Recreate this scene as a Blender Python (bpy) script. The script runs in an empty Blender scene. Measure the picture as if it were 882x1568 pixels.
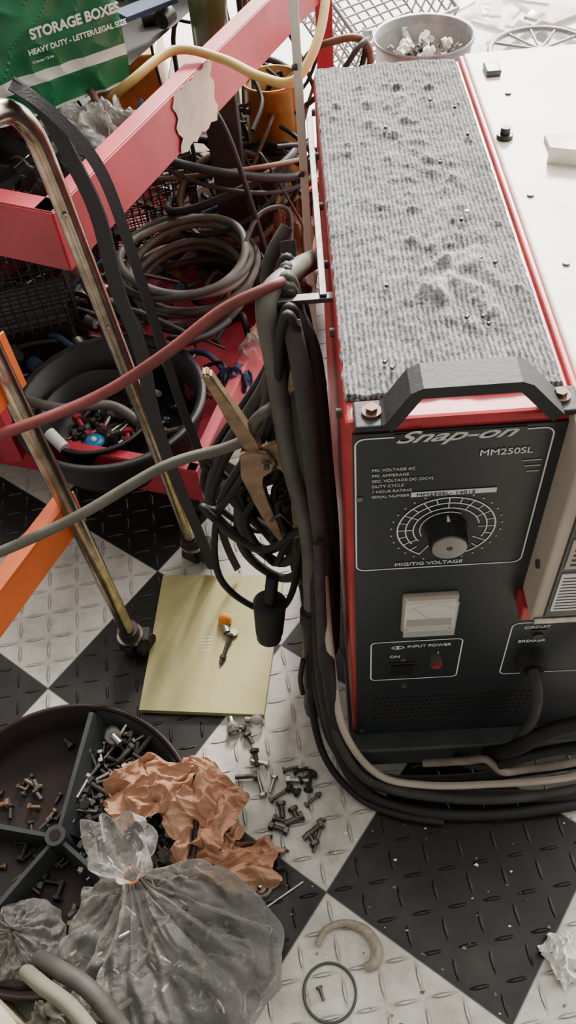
import bpy, bmesh, math, random
from mathutils import Vector, Matrix, noise
random.seed(7)
PI=math.pi
# ------------------------------------------------------------------ helpers
def col4(c): return (c[0],c[1],c[2],1.0)
def mat(name,col,rough=.5,metal=0.,bump=0.,bscale=60.,var=0.,vscale=9.,col2=None,alpha=1.,trans=0.,spec=.5,coat=0.,bdist=.002):
    m=bpy.data.materials.new(name); m.use_nodes=True
    nt=m.node_tree; N=nt.nodes; L=nt.links; b=N["Principled BSDF"]
    b.inputs["Base Color"].default_value=col4(col); b.inputs["Roughness"].default_value=rough
    b.inputs["Metallic"].default_value=metal; b.inputs["Alpha"].default_value=alpha
    b.inputs["Transmission Weight"].default_value=trans; b.inputs["Specular IOR Level"].default_value=spec
    b.inputs["Coat Weight"].default_value=coat
    tc=N.new("ShaderNodeTexCoord")
    if var>0 or col2:
        n=N.new("ShaderNodeTexNoise"); n.inputs["Scale"].default_value=vscale; n.inputs["Detail"].default_value=6
        n.inputs["Roughness"].default_value=.65
        L.new(tc.outputs["Object"],n.inputs["Vector"])
        r=N.new("ShaderNodeValToRGB"); c2=col2 if col2 else tuple(max(0,x*(1-var)) for x in col)
        r.color_ramp.elements[0].position=.35; r.color_ramp.elements[0].color=col4(c2)
        r.color_ramp.elements[1].position=.62; r.color_ramp.elements[1].color=col4(col)
        L.new(n.outputs["Fac"],r.inputs["Fac"]); L.new(r.outputs["Color"],b.inputs["Base Color"])
    if bump>0:
        n2=N.new("ShaderNodeTexNoise"); n2.inputs["Scale"].default_value=bscale; n2.inputs["Detail"].default_value=4
        L.new(tc.outputs["Object"],n2.inputs["Vector"])
        bp=N.new("ShaderNodeBump"); bp.inputs["Strength"].default_value=bump; bp.inputs["Distance"].default_value=bdist
        L.new(n2.outputs["Fac"],bp.inputs["Height"]); L.new(bp.outputs["Normal"],b.inputs["Normal"])
    return m
def film_mat(name,tint,cloud,rough=.14,c=(.5,.49,.46)):
    m=bpy.data.materials.new(name); m.use_nodes=True; nt=m.node_tree; N=nt.nodes; L=nt.links
    b=N["Principled BSDF"]; out=N["Material Output"]
    b.inputs["Base Color"].default_value=col4(c); b.inputs["Roughness"].default_value=rough; b.inputs["Specular IOR Level"].default_value=1.0
    tr=N.new("ShaderNodeBsdfTransparent"); tr.inputs[0].default_value=(tint,tint,tint*.98,1)
    tc=N.new("ShaderNodeTexCoord"); n=N.new("ShaderNodeTexNoise"); n.inputs["Scale"].default_value=26; n.inputs["Detail"].default_value=5; n.inputs["Distortion"].default_value=1.2
    L.new(tc.outputs["Object"],n.inputs["Vector"])
    bp=N.new("ShaderNodeBump"); bp.inputs["Strength"].default_value=1; bp.inputs["Distance"].default_value=.010; L.new(n.outputs["Fac"],bp.inputs["Height"]); L.new(bp.outputs[0],b.inputs["Normal"])
    lw=N.new("ShaderNodeLayerWeight"); lw.inputs[0].default_value=.25; L.new(bp.outputs[0],lw.inputs["Normal"])
    mr=N.new("ShaderNodeMapRange"); L.new(lw.outputs["Fresnel"],mr.inputs[0]); mr.inputs[3].default_value=cloud; mr.inputs[4].default_value=.9
    mx=N.new("ShaderNodeMixShader"); L.new(mr.outputs[0],mx.inputs[0]); L.new(tr.outputs[0],mx.inputs[1]); L.new(b.outputs[0],mx.inputs[2]); L.new(mx.outputs[0],out.inputs[0])
    return m
def catmull(pts,n=8,closed=False):
    P=[Vector(p) for p in pts]
    if len(P)<3: return P
    out=[]; k=len(P); rng=k if closed else k-1
    for i in range(rng):
        if closed: p0,p1,p2,p3=P[(i-1)%k],P[i],P[(i+1)%k],P[(i+2)%k]
        else: p0,p1,p2,p3=P[max(i-1,0)],P[i],P[i+1],P[min(i+2,k-1)]
        for j in range(n):
            t=j/n
            out.append(.5*((2*p1)+(-p0+p2)*t+(2*p0-5*p1+4*p2-p3)*t*t+(-p0+3*p1-3*p2+p3)*t**3))
    if not closed: out.append(P[-1])
    return out
class B:
    def __init__(s): s.v=[]; s.f=[]; s.mi=[]; s.sm=[]; s.mats=[]
    def m(s,mt):
        if mt not in s.mats: s.mats.append(mt)
        return s.mats.index(mt)
    def add(s,vs,fs,mt,smooth=False):
        o=len(s.v); s.v+= [Vector(v) for v in vs]; k=s.m(mt)
        for f in fs: s.f.append([i+o for i in f]); s.mi.append(k); s.sm.append(smooth)
    def box(s,x0,x1,y0,y1,z0,z1,mt,bev=0.,M=None):
        bm=bmesh.new(); bmesh.ops.create_cube(bm,size=1)
        for v in bm.verts: v.co=Vector(((x0+x1)/2+v.co.x*(x1-x0),(y0+y1)/2+v.co.y*(y1-y0),(z0+z1)/2+v.co.z*(z1-z0)))
        if bev>0: bmesh.ops.bevel(bm,geom=bm.edges[:],offset=bev,segments=3,affect='EDGES',profile=.5)
        s.bm(bm,mt,M)
    def bm(s,bm,mt,M=None,smooth=False):
        bm.verts.index_update()
        vs=[(M@v.co if M else v.co.copy()) for v in bm.verts]; fs=[[v.index for v in f.verts] for f in bm.faces]
        s.add(vs,fs,mt,smooth); bm.free()
    def beam(s,p1,p2,w,h,mt,bev=.001):
        p1=Vector(p1);p2=Vector(p2); d=p2-p1; L=d.length; x=d.normalized(); up=Vector((0,0,1))
        if abs(x.z)>.95: up=Vector((0,1,0))
        y=up.cross(x).normalized(); z=x.cross(y)
        M=Matrix((x,y,z)).transposed().to_4x4(); M.translation=(p1+p2)/2
        s.box(-L/2,L/2,-w/2,w/2,-h/2,h/2,mt,bev,M)
    def tube(s,pts,r,mt,seg=10,closed=False,smooth=True,sub=8,caps=True,flat=None):
        P=catmull(pts,sub,closed) if sub>1 else [Vector(p) for p in pts]
        n=len(P); rs=r if isinstance(r,(list,tuple)) else None
        def T(i):
            if closed: return (P[(i+1)%n]-P[(i-1)%n]).normalized()
            return (P[min(i+1,n-1)]-P[max(i-1,0)]).normalized()
        t=T(0); a=Vector((0,0,1)) if abs(t.z)<.9 else Vector((1,0,0))
        u=t.cross(a).normalized(); vs=[]
        for i in range(n):
            t2=T(i); u=(u-t2*u.dot(t2)).normalized(); w=t2.cross(u)
            if rs: 
                q=i/(n-1)*(len(rs)-1); k=min(int(q),len(rs)-2); rr=rs[k]+(rs[k+1]-rs[k])*(q-k)
            else: rr=r
            for j in range(seg):
                th=2*PI*j/seg; cu,cw=math.cos(th)*rr,math.sin(th)*rr
                if flat: cu*=flat
                vs.append(P[i]+u*cu+w*cw)
        fs=[]
        for i in range(n if closed else n-1):
            for j in range(seg):
                a0=i*seg+j;b0=i*seg+(j+1)%seg;c0=((i+1)%n)*seg+(j+1)%seg;d0=((i+1)%n)*seg+j
                fs.append([a0,b0,c0,d0])
        s.add(vs,fs,mt,smooth)
        if not closed and caps:
            s.add(vs[:seg],[list(range(seg))[::-1]],mt); s.add(vs[-seg:],[list(range(seg))],mt)
    def cyl(s,p1,p2,r,mt,seg=24,r2=None,smooth=True):
        s.tube([p1,p2],[r,r if r2 is None else r2],mt,seg,sub=1,smooth=smooth)
    def lathe(s,c,prof,mt,seg=48,smooth=True,sx=1,sy=1):
        vs=[];fs=[];n=len(prof)
        for (r,z) in prof:
            for j in range(seg):
                th=2*PI*j/seg; vs.append(Vector((c[0]+r*sx*math.cos(th),c[1]+r*sy*math.sin(th),c[2]+z)))
        for i in range(n-1):
            for j in range(seg): fs.append([i*seg+j,i*seg+(j+1)%seg,(i+1)*seg+(j+1)%seg,(i+1)*seg+j])
        s.add(vs,fs,mt,smooth)
    def ribbon(s,pts,w,mt,side=(1,0,0),th=.0015,sub=8):
        P=catmull(pts,sub); sd=Vector(side).normalized(); vs=[];fs=[]
        for i,p in enumerate(P):
            t=(P[min(i+1,len(P)-1)]-P[max(i-1,0)]).normalized(); a=(sd-t*sd.dot(t)).normalized(); nn=t.cross(a)
            vs+=[p-a*w/2-nn*th,p+a*w/2-nn*th,p+a*w/2+nn*th,p-a*w/2+nn*th]
        for i in range(len(P)-1):
            for j in range(4): fs.append([i*4+j,i*4+(j+1)%4,(i+1)*4+(j+1)%4,(i+1)*4+j])
        s.add(vs,fs,mt)
    def prism(s,poly,d,mt,M=None,bev=0):
        n=len(poly); bm=bmesh.new()
        a=[bm.verts.new((p[0],p[1],-d/2)) for p in poly]; c=[bm.verts.new((p[0],p[1],d/2)) for p in poly]
        bm.faces.new(a[::-1]); bm.faces.new(c)
        for i in range(n): bm.faces.new([a[i],a[(i+1)%n],c[(i+1)%n],c[i]])
        if bev: bmesh.ops.bevel(bm,geom=bm.edges[:],offset=bev,segments=2,affect='EDGES')
        s.bm(bm,mt,M)
    def bolt(s,p,d,L,r,mt,nut=False):
        p=Vector(p); d=Vector(d).normalized()
        s.tube([p,p+d*L],r,mt,8,sub=1)
        s.tube([p-d*r*1.3,p],r*1.9,mt,6,sub=1,smooth=False)
        if nut: s.tube([p+d*L*.7,p+d*(L*.7+r*1.6)],r*1.8,mt,6,sub=1,smooth=False)
    def build(s,name,parent=None,origin=None):
        me=bpy.data.meshes.new(name)
        if parent is not None: o0=Vector(parent.location)
        elif origin is not None: o0=Vector(origin)
        else:
            o0=sum(s.v,Vector())/len(s.v); o0.z=min(v.z for v in s.v)
        me.from_pydata([v-o0 for v in s.v],[],s.f)
        for mt in s.mats: me.materials.append(mt)
        me.polygons.foreach_set("material_index",s.mi); me.polygons.foreach_set("use_smooth",s.sm); me.update()
        bm=bmesh.new(); bm.from_mesh(me); bmesh.ops.recalc_face_normals(bm,faces=bm.faces[:]); bm.to_mesh(me); bm.free()
        o=bpy.data.objects.new(name,me); bpy.context.collection.objects.link(o)
        if parent is not None: o.parent=parent
        else: o.location=o0
        return o
def empty(name,loc=(0,0,0)):
    e=bpy.data.objects.new(name,None); bpy.context.collection.objects.link(e); e.location=loc; e.empty_display_size=.05; return e
def nz(x,y,z): return noise.noise(Vector((x,y,z)))
def sheet(b,c,rx,ry,h,mt,seed=0,rot=0,n=44,fr=1.0,smooth=False,dome=.5):
    vs=[];fs=[]; cr,sr=math.cos(rot),math.sin(rot); s=seed*7.3
    for i in range(n+1):
        for j in range(n+1):
            u=-1+2*i/n; v=-1+2*j/n
            q=math.sqrt(max(1e-9,u*u+v*v)); mxx=max(abs(u),abs(v)); k=.45+.55*mxx/q if q>0 else 1
            a,bb=u*k,v*k
            wx=.22*nz(a*1.6*fr+s,bb*1.6*fr,1)+.07*nz(a*5*fr,bb*5*fr+s,2); wy=.22*nz(a*1.6*fr+s,bb*1.6*fr,5)+.07*nz(a*5*fr,bb*5*fr+s,6)
            x=(a+wx*1.3)*rx; y=(bb+wy*1.3)*ry
            r1=1-abs(nz(a*1.5*fr+s,bb*1.5*fr,s))*3.2; r2=1-abs(nz(a*3.4*fr,bb*3.4*fr+s,3+s))*3; r3=1-abs(nz(a*8*fr+s,bb*8*fr,7))*3
            z=h*(dome*(1-.85*mxx**2.2)+.30*r1+.16*r2+.04*r3)
            vs.append((c[0]+x*cr-y*sr,c[1]+x*sr+y*cr,max(.003,c[2]+z)))
    for i in range(n):
        for j in range(n): a=i*(n+1)+j; fs.append([a,a+n+1,a+n+2,a+1])
    b.add(vs,fs,mt,smooth)
def lump(b,c,size,mt,seed=0,amp=.25,sub=4,fr=1.6):
    bm=bmesh.new(); bmesh.ops.create_icosphere(bm,subdivisions=sub,radius=1)
    for v in bm.verts:
        n=v.co.normalized(); k=1+amp*(1-2.5*abs(nz(n.x*fr+seed,n.y*fr,n.z*fr)))+amp*.5*nz(n.x*fr*3,n.y*fr*3+seed,n.z*fr*3); q=n*k
        v.co=Vector((c[0]+q.x*size[0],c[1]+q.y*size[1],max(c[2]-size[2]*.98,c[2]+q.z*size[2])))
    b.bm(bm,mt,None,True)
# ------------------------------------------------------------------ materials
M_red=mat("red_paint",(.50,.028,.035),.38,0,.1,30,.35,14)
M_redcart=mat("cart_red_paint",(.44,.03,.055),.42,0,.08,40,.3,10)
M_orange=mat("orange_paint",(.80,.15,.03),.45,0,.06,40,.2,10)
M_black=mat("black_panel",(.012,.017,.019),.36,0,.05,300,0)
M_blackpl=mat("black_plastic",(.017,.017,.018),.45,0,.1,80,spec=.35)
M_handle=mat("worn_black_handle",(.025,.027,.028),.55,0,.2,200,.3,40,spec=.25)
M_rubber=mat("black_rubber",(.018,.017,.016),.6,0,.15,60,.3,20,spec=.35)
M_rubber2=mat("dusty_rubber",(.05,.045,.04),.65,0,.15,60,.4,25,spec=.35)
M_greycable=mat("grey_cable",(.11,.105,.085),.55,0,.1,60,.4,18)
M_redcable=mat("red_cable",(.18,.035,.033),.55,0,.1,60,.4,18)
M_white=mat("print_and_glint_white",(.8,.8,.78),.6)
M_print=mat("print_faded",(.55,.54,.50),.6)
M_lid=mat("lid_enamel",(.76,.73,.64),.5,0,.05,30,0,6,(.64,.59,.48))
M_beige=mat("beige_enamel",(.46,.39,.31),.5,0,.05,30,.2,10)
M_chrome=mat("aged_chrome",(.50,.45,.38),.25,1,.08,25,0,30,(.27,.22,.16))
M_steel=mat("steel",(.42,.40,.37),.35,1,.1,60,.5,40)
M_dsteel=mat("dirty_steel",(.11,.10,.09),.42,.8,.2,80,.5,60)
M_brass=mat("dull_brass",(.36,.25,.155),.48,.5,.15,80,.45,40)
M_knob=mat("brushed_aluminium",(.75,.72,.66),.25,1)
M_book=mat("olive_cover",(.40,.36,.15),.5,0,.05,20,.22,8)
M_page=mat("page_edge",(.42,.40,.30),.8)
M_tray=mat("tray_plastic",(.036,.040,.043),.5,0,.1,50,.3,12,spec=.3)
M_traydk=mat("tray_dark_floor",(.016,.009,.007),.5,0,.2,40,.4,12,spec=.2)
M_paper=mat("brown_kraft_paper",(.44,.235,.14),.75,0,.4,18,.18,9,bdist=.004)
M_film=film_mat("clear_film",.90,.12,.12,(.62,.61,.57))
M_film2=film_mat("clear_film_white",.92,.24)
M_gauge=mat("meter_face",(.75,.71,.62),.3)
M_glass=mat("meter_glass",(.9,.9,.85),.06,0,alpha=.25)
M_amber=mat("amber_lens",(.85,.33,.03),.15,0,trans=.3)
M_green=mat("storage_green",(.012,.17,.065),.35,0,.25,12,.25,8,bdist=.006)
M_wht=mat("box_white",(.65,.68,.62),.45,0,.25,12,bdist=.006)
M_blue=mat("blue_cloth",(.04,.08,.16),.8,0,.4,30,.5,8)
M_bluep=mat("blue_plastic",(.02,.20,.5),.3)
M_strap=mat("black_webbing",(.03,.03,.032),.8,0,.5,400)
M_yel=mat("yellow_hose",(.55,.38,.12),.40,0,.05,30,.2,10)
M_tape=mat("masking_tape",(.56,.51,.40),.8,0,.5,40,.25,14)
M_wood=mat("amber_tin",(.42,.20,.04),.3,.3,.1,20,.5,8)
M_dark=mat("dark_junk",(.03,.027,.025),.55,.2,.4,20,.5,8)
M_brownj=mat("rusty_junk",(.15,.08,.045),.55,.3,.4,25,.5,12)
M_whitejunk=mat("white_sheet_metal",(.85,.84,.82),.5,0,.05,20)
M_warn=mat("warning_label",(.70,.68,.64),.5)
M_khaki=mat("khaki_fabric",(.17,.165,.12),.85,0,.4,30,.3,12)
# ------------------------------------------------------------------ floor shader
def floor_mat():
    m=bpy.data.materials.new("checker_diamond_plate"); m.use_nodes=True
    nt=m.node_tree;N=nt.nodes;L=nt.links;b=N["Principled BSDF"]
    def mth(op,a,bb=None,c=None):
        n=N.new("ShaderNodeMath"); n.operation=op
        for i,x in enumerate((a,bb,c)):
            if x is None: continue
            if isinstance(x,(int,float)): n.inputs[i].default_value=x
            else: L.new(x,n.inputs[i])
        return n.outputs[0]
    geo=N.new("ShaderNodeNewGeometry")
    vs=N.new("ShaderNodeVectorMath"); vs.operation='SUBTRACT'; vs.inputs[1].default_value=(-.0592,-.2721,0)
    L.new(geo.outputs["Position"],vs.inputs[0])
    vr=N.new("ShaderNodeVectorRotate"); vr.rotation_type='Z_AXIS'; vr.inputs["Angle"].default_value=-.9288
    L.new(vs.outputs[0],vr.inputs["Vector"])
    sp=N.new("ShaderNodeSeparateXYZ"); L.new(vr.outputs[0],sp.inputs[0])
    X,Y=sp.outputs[0],sp.outputs[1]
    T=.3048
    tx=mth('DIVIDE',X,T); ty=mth('DIVIDE',Y,T)
    par=mth('ABSOLUTE',mth('MODULO',mth('ADD',mth('FLOOR',tx),mth('FLOOR',ty)),2))
    fx=mth('SUBTRACT',mth('FRACT',tx),.5); fy=mth('SUBTRACT',mth('FRACT',ty),.5)
    ed=mth('MAXIMUM',mth('ABSOLUTE',fx),mth('ABSOLUTE',fy)); seam=mth('GREATER_THAN',ed,.4955)
    c=T/8
    dx=mth('DIVIDE',X,c); dy=mth('DIVIDE',Y,c)
    dp=mth('ABSOLUTE',mth('MODULO',mth('ADD',mth('FLOOR',dx),mth('FLOOR',dy)),2))
    u=mth('SUBTRACT',mth('FRACT',dx),.5); v=mth('SUBTRACT',mth('FRACT',dy),.5)
    a=mth('MULTIPLY',mth('ADD',u,v),.7071); bb=mth('MULTIPLY',mth('SUBTRACT',u,v),.7071)
    def mix(f,p,q): return mth('ADD',mth('MULTIPLY',p,mth('SUBTRACT',1,f)),mth('MULTIPLY',q,f))
    al=mix(dp,a,bb); ac=mix(dp,bb,a)
    e=mth('ADD',mth('POWER',mth('ABSOLUTE',mth('DIVIDE',al,.38)),2),mth('POWER',mth('ABSOLUTE',mth('DIVIDE',ac,.070)),2))
    mr=N.new("ShaderNodeMapRange"); mr.interpolation_type='SMOOTHSTEP'; L.new(e,mr.inputs[0])
    mr.inputs[1].default_value=.1; mr.inputs[2].default_value=1.25; mr.inputs[3].default_value=1; mr.inputs[4].default_value=0
    h=mr.outputs[0]
    n1=N.new("ShaderNodeTexNoise"); n1.inputs["Scale"].default_value=7; n1.inputs["Detail"].default_value=9; n1.inputs["Roughness"].default_value=.72
    L.new(geo.outputs["Position"],n1.inputs["Vector"])
    n2=N.new("ShaderNodeTexNoise"); n2.inputs["Scale"].default_value=90; n2.inputs["Detail"].default_value=4
    L.new(geo.outputs["Position"],n2.inputs["Vector"])
    rg=N.new("ShaderNodeMapRange"); L.new(e,rg.inputs[0]); rg.inputs[1].default_value=.9; rg.inputs[2].default_value=3.5; rg.inputs[3].default_value=1; rg.inputs[4].default_value=0
    ring=mth('MULTIPLY',mth('MULTIPLY',rg.outputs[0],mth('SUBTRACT',1,h)),mth('MULTIPLY',n2.outputs["Fac"],.85))
    r1=N.new("ShaderNodeValToRGB"); r1.color_ramp.elements[0].position=.3; r1.color_ramp.elements[0].color=(.25,.23,.19,1)
    r1.color_ramp.elements[1].position=.60; r1.color_ramp.elements[1].color=(.56,.545,.485,1); L.new(n1.outputs["Fac"],r1.inputs[0])
    rm=N.new("ShaderNodeMix"); rm.data_type='RGBA'; L.new(ring,rm.inputs[0]); L.new(r1.outputs[0],rm.inputs[6]); rm.inputs[7].default_value=(.10,.09,.075,1)
    r2=N.new("ShaderNodeValToRGB"); r2.color_ramp.elements[0].position=.35; r2.color_ramp.elements[0].color=(.006,.006,.006,1)
    r2.color_ramp.elements[1].position=.8; r2.color_ramp.elements[1].color=(.024,.021,.018,1); L.new(n1.outputs["Fac"],r2.inputs[0])
    mc=N.new("ShaderNodeMix"); mc.data_type='RGBA'; L.new(par,mc.inputs[0]); L.new(rm.outputs[2],mc.inputs[6]); L.new(r2.outputs[0],mc.inputs[7])
    ms=N.new("ShaderNodeMix"); ms.data_type='RGBA'; L.new(mth('MULTIPLY',seam,.7),ms.inputs[0]); L.new(mc.outputs[2],ms.inputs[6]); ms.inputs[7].default_value=(.03,.03,.03,1)
    L.new(ms.outputs[2],b.inputs["Base Color"])
    rr=N.new("ShaderNodeMapRange"); L.new(n1.outputs["Fac"],rr.inputs[0]); rr.inputs[1].default_value=.3; rr.inputs[2].default_value=.7; rr.inputs[3].default_value=.55; rr.inputs[4].default_value=.30
    L.new(rr.outputs[0],b.inputs["Roughness"])
    L.new(mth('SUBTRACT',.5,mth('MULTIPLY',par,.22)),b.inputs["Specular IOR Level"])
    hh=mth('ADD',mth('ADD',h,mth('MULTIPLY',n2.outputs["Fac"],.06)),mth('MULTIPLY',seam,-.6))
    bp=N.new("ShaderNodeBump"); bp.inputs["Strength"].default_value=1; bp.inputs["Distance"].default_value=.0030
    L.new(hh,bp.inputs["Height"]); L.new(bp.outputs[0],b.inputs["Normal"])
    return m
def plane(name,x0,x1,y0,y1,z,mt):
    b=B(); b.add([(x0,y0,z),(x1,y0,z),(x1,y1,z),(x0,y1,z)],[[0,1,2,3]],mt); return b.build(name,origin=(0,0,0))
plane("floor",-3.0,2.6,-1.6,1.62,0,floor_mat())
plane("ground_outside",-3.0,4.5,1.62,7.0,0,mat("sunlit_concrete",(.93,.92,.89),.7,0,.2,30,.04,6))

# ------------------------------------------------------------------ welder
W0=Vector((-.003,-.073,0))
wel=empty("mig_welder",W0)
def wb(): return B()
def wbuild(b,name):
    b.v=[v+W0 for v in b.v]; return b.build(name,parent=wel)
ZT=.803
b=wb()
b.box(0,.235,.002,.70,.118,ZT,M_red,.006)
b.box(.235,.46,.002,.70,.118,.79,M_red,.004)
wbuild(b,"body_shell")
b=wb(); b.box(.006,.455,-.0015,.004,.118,.7915,M_black,.001); wbuild(b,"front_panel")
b=wb()
b.box(.2005,.455,-.045,.01,.515,.806,M_beige,.003)
b.box(.213,.448,-.047,-.044,.525,.80,M_black,.001)
b.box(.203,.455,-.048,-.044,.512,.523,M_steel,.001)
b.box(.196,.45,-.028,.0,.487,.515,M_red,.002)
b.box(.2175,.34,-.0485,-.046,.540,.612,M_warn)
b.box(.2175,.34,-.0485,-.046,.622,.672,M_beige)
for i in range(11):
    b.box(.220,.336-.01*(i%3),-.0490,-.0484,.5445+i*.0060,.5458+i*.0060,M_dark)
for i in range(5): b.box(.222,.32,-.0490,-.0484,.628+i*.0085,.631+i*.0085,M_dark)
b.box(.2175,.44,-.0485,-.046,.682,.696,M_red)
b.box(.2175,.44,-.0485,-.046,.705,.765,M_black)
b.cyl((.2005,-.025,.60),(.1975,-.025,.60),.005,M_dsteel,12)
wbuild(b,"feed_compartment")
b=wb()
b.box(.2115,.462,-.046,.70,.795,.812,M_lid,.004)
b.box(.205,.213,-.02,.70,.795,.809,M_red,.003)
b.cyl((.225,.46,.812),(.225,.46,.818),.010,M_blackpl,20); b.cyl((.225,.46,.818),(.225,.46,.826),.006,M_blackpl,16)
b.prism([(.262,.395),(.300,.42),(.30,.38)],.02,M_lid,Matrix.Translation((0,0,.822)))
b.box(.27,.32,.40,.45,.812,.818,M_beige,.001)
b.box(.23,.25,.62,.65,.812,.82,M_dsteel,.002)
for (x,y) in ((.24,.2),(.23,.33),(.25,.57)): b.cyl((x,y,.812),(x,y,.8145),.004,M_dsteel,10)
wbuild(b,"side_lid")
b=wb()
def strip(path,y0,y1,th,mt):
    n=len(path); up=[];dn=[]
    for i in range(n):
        p=Vector((path[i][0],path[i][1])); a=Vector(path[max(i-1,0)]); c=Vector(path[min(i+1,n-1)])
        t=(c-a).normalized(); nn=Vector((-t.y,t.x)); up.append(p+nn*th); dn.append(p-nn*th)
    poly=up+dn[::-1]
    bm=bmesh.new(); f0=[bm.verts.new((q.x,y0,q.y)) for q in poly]; f1=[bm.verts.new((q.x,y1,q.y)) for q in poly]
    k=len(poly)
    for i in range(k): bm.faces.new([f0[i],f0[(i+1)%k],f1[(i+1)%k],f1[i]])
    for i in range(n-1):
        bm.faces.new([f0[i],f0[i+1],f0[k-2-i],f0[k-1-i]]); bm.faces.new([f1[i],f1[i+1],f1[k-2-i],f1[k-1-i]])
    bmesh.ops.bevel(bm,geom=[e for e in bm.edges if abs(e.verts[0].co.y-e.verts[1].co.y)<1e-6 and len(e.link_faces)==2 and e.calc_face_angle(0)>1],offset=.002,segments=2,affect='EDGES')
    return bm
b.bm(strip([(.036,.808),(.040,.812),(.060,.845),(.066,.848),(.148,.848),(.154,.845),(.182,.812),(.186,.808)],-.012,.020,.006,M_handle),M_handle)
b.box(.008,.042,-.010,.024,ZT,ZT+.007,M_handle,.002); b.box(.178,.208,-.006,.026,ZT,ZT+.007,M_handle,.002)
for x,y in ((.024,.008),(.192,.012)):
    b.cyl((x,y,ZT+.007),(x,y,ZT+.010),.009,M_brownj,20); b.cyl((x,y,ZT+.010),(x,y,ZT+.0145),.0055,M_brownj,6,smooth=False)
wbuild(b,"carry_handle")
def rring(b,x0,x1,z0,z1,r,w,y,mt,skip=None):
    def loop(o):
        pts=[]
        for cx,cz,a0 in ((x1-r,z1-r,0),(x0+r,z1-r,90),(x0+r,z0+r,180),(x1-r,z0+r,270)):
            for k in range(7):
                a=math.radians(a0+15*k); pts.append((cx+(r+o)*math.cos(a),y,cz+(r+o)*math.sin(a)))
        return pts
    A=loop(0);C=loop(-w);n=len(A)
    b.add(A+C,[[i,(i+1)%n,n+(i+1)%n,n+i] for i in range(n)],mt)
b=wb(); Y=-.0022
rring(b,.0075,.190,.572,.787,.010,.0016,Y,M_white)
rring(b,.025,.143,.301,.407,.008,.0016,Y,M_white)
rring(b,.200,.345,.300,.437,.010,.0016,Y,M_white)
b.box(.044,.164,Y-.0004,Y,.783,.790,M_black)
b.box(.063,.147,Y-.0004,Y,.6985,.7055,M_warn)
cx,cz=.102,.643
def arc(r0,r1,a0,a1,n=48):
    vs=[];fs=[]
    for i in range(n+1):
        a=math.radians(a0+(a1-a0)*i/n); vs+=[(cx+r0*math.cos(a),Y-.0002,cz+r0*math.sin(a)),(cx+r1*math.cos(a),Y-.0002,cz+r1*math.sin(a))]
        if i: fs.append([2*i-2,2*i-1,2*i+1,2*i])
    b.add(vs,fs,M_white)
arc(.0500,.0515,-60,240); arc(.0415,.0428,-25,215); arc(.0335,.0348,10,215); arc(.0268,.0279,60,205)
for i in range(21):
    a=math.radians(-60+15*i); r0=.0415 if i%2 else .0335
    d=Vector((math.cos(a),math.sin(a))); n=Vector((-d.y,d.x))*.0005
    q=[d*r0+n,d*.0515+n,d*.0515-n,d*r0-n]; b.add([(cx+p.x,Y-.0003,cz+p.y) for p in q],[[0,1,2,3]],M_white)
for i in range(27):
    a=math.radians(-68+12.2*i); x=cx+.0575*math.cos(a); z=cz+.0575*math.sin(a)
    b.box(x-.0008,x+.0008,Y-.0003,Y,z-.0010,z+.0010,M_print)
for i in range(3): b.box(.166+.003*i,.184,Y-.0003,Y,.7425-.008*i,.7435-.008*i,M_print)
for r in range(6):
    for k in range(30):
        x=.03+k*.0075+(r%2)*.003; b.box(x,x+.004,Y,Y+.0012,.175+r*.013,.179+r*.013,M_traydk)
wbuild(b,"panel_print")
def text(s,x,z,size,mt,align='LEFT',y=-.0026,shear=0,sx=1,ext=.0002,bold=0):
    c=bpy.data.curves.new("txt_"+s[:8],'FONT'); c.body=s; c.size=size; c.align_x=align; c.extrude=ext; c.shear=shear; c.offset=bold
    c.materials.append(mt); o=bpy.data.objects.new("lettering_"+str(len(bpy.data.curves)),c)
    bpy.context.collection.objects.link(o); o.parent=wel; o.location=(x,y,z); o.rotation_euler=(PI/2,0,0); o.scale=(sx,1,1); return o
text("Snap-on",.044,.7785,.0205,M_print,shear=.55,sx=1.62,bold=.0003)
text("MM250SL",.124,.754,.0115,M_white,sx=1.08)
for i,s in enumerate(("PRI. VOLTAGE AC","PRI. AMPERAGE","SEC. VOLTAGE DC (OCV)","DUTY CYCLE","1 HOUR RATING","SERIAL NUMBER")):
    text(s,.024,.7405-.0080*i,.0055,M_print,sx=.95)
text("MM250SL- 14015",.068,.6995,.0066,M_black,sx=1.25,y=-.0030)
text("MIG/TIG VOLTAGE",.050,.5795,.0080,M_white,sx=1.12,y=-.0032)
text("INPUT POWER",.072,.3905,.0085,M_white); text("ON",.050,.365,.0085,M_white)
text("I",.112,.370,.008,M_white)
text("CIRCUIT",.216,.4225,.0085,M_white); text("BREAKER",.213,.388,.0085,M_white)
b=wb()
b.cyl((cx,-.001,cz),(cx,-.008,cz),.0225,M_blackpl,40,r2=.0215); b.cyl((cx,-.008,cz),(cx,-.026,cz),.0200,M_blackpl,32,r2=.0185)
b.cyl((cx,-.026,cz),(cx,-.0285,cz),.0178,M_knob,32)
b.cyl((cx,-.0285,cz),(cx,-.0288,cz),.0035,M_dsteel,12)
for k in range(20):
    a=2*PI*k/20; b.box(cx+.0192*math.cos(a)-.0008,cx+.0192*math.cos(a)+.0008,-.025,-.008,cz+.0192*math.sin(a)-.0008,cz+.0192*math.sin(a)+.0008,M_blackpl)
b.cyl((cx,-.002,cz+.0205),(cx,-.0092,cz+.0205),.0018,M_white,10)  # small highlight on the knob, painted as a white dot
wbuild(b,"voltage_knob")
b=wb()
b.box(.0616,.127,-.009,0,.440,.519,M_beige,.003); b.box(.065,.1236,-.0105,-.008,.458,.5145,M_gauge,.001)
b.box(.067,.1216,-.0112,-.010,.4585,.474,M_blackpl,.001)
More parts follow.
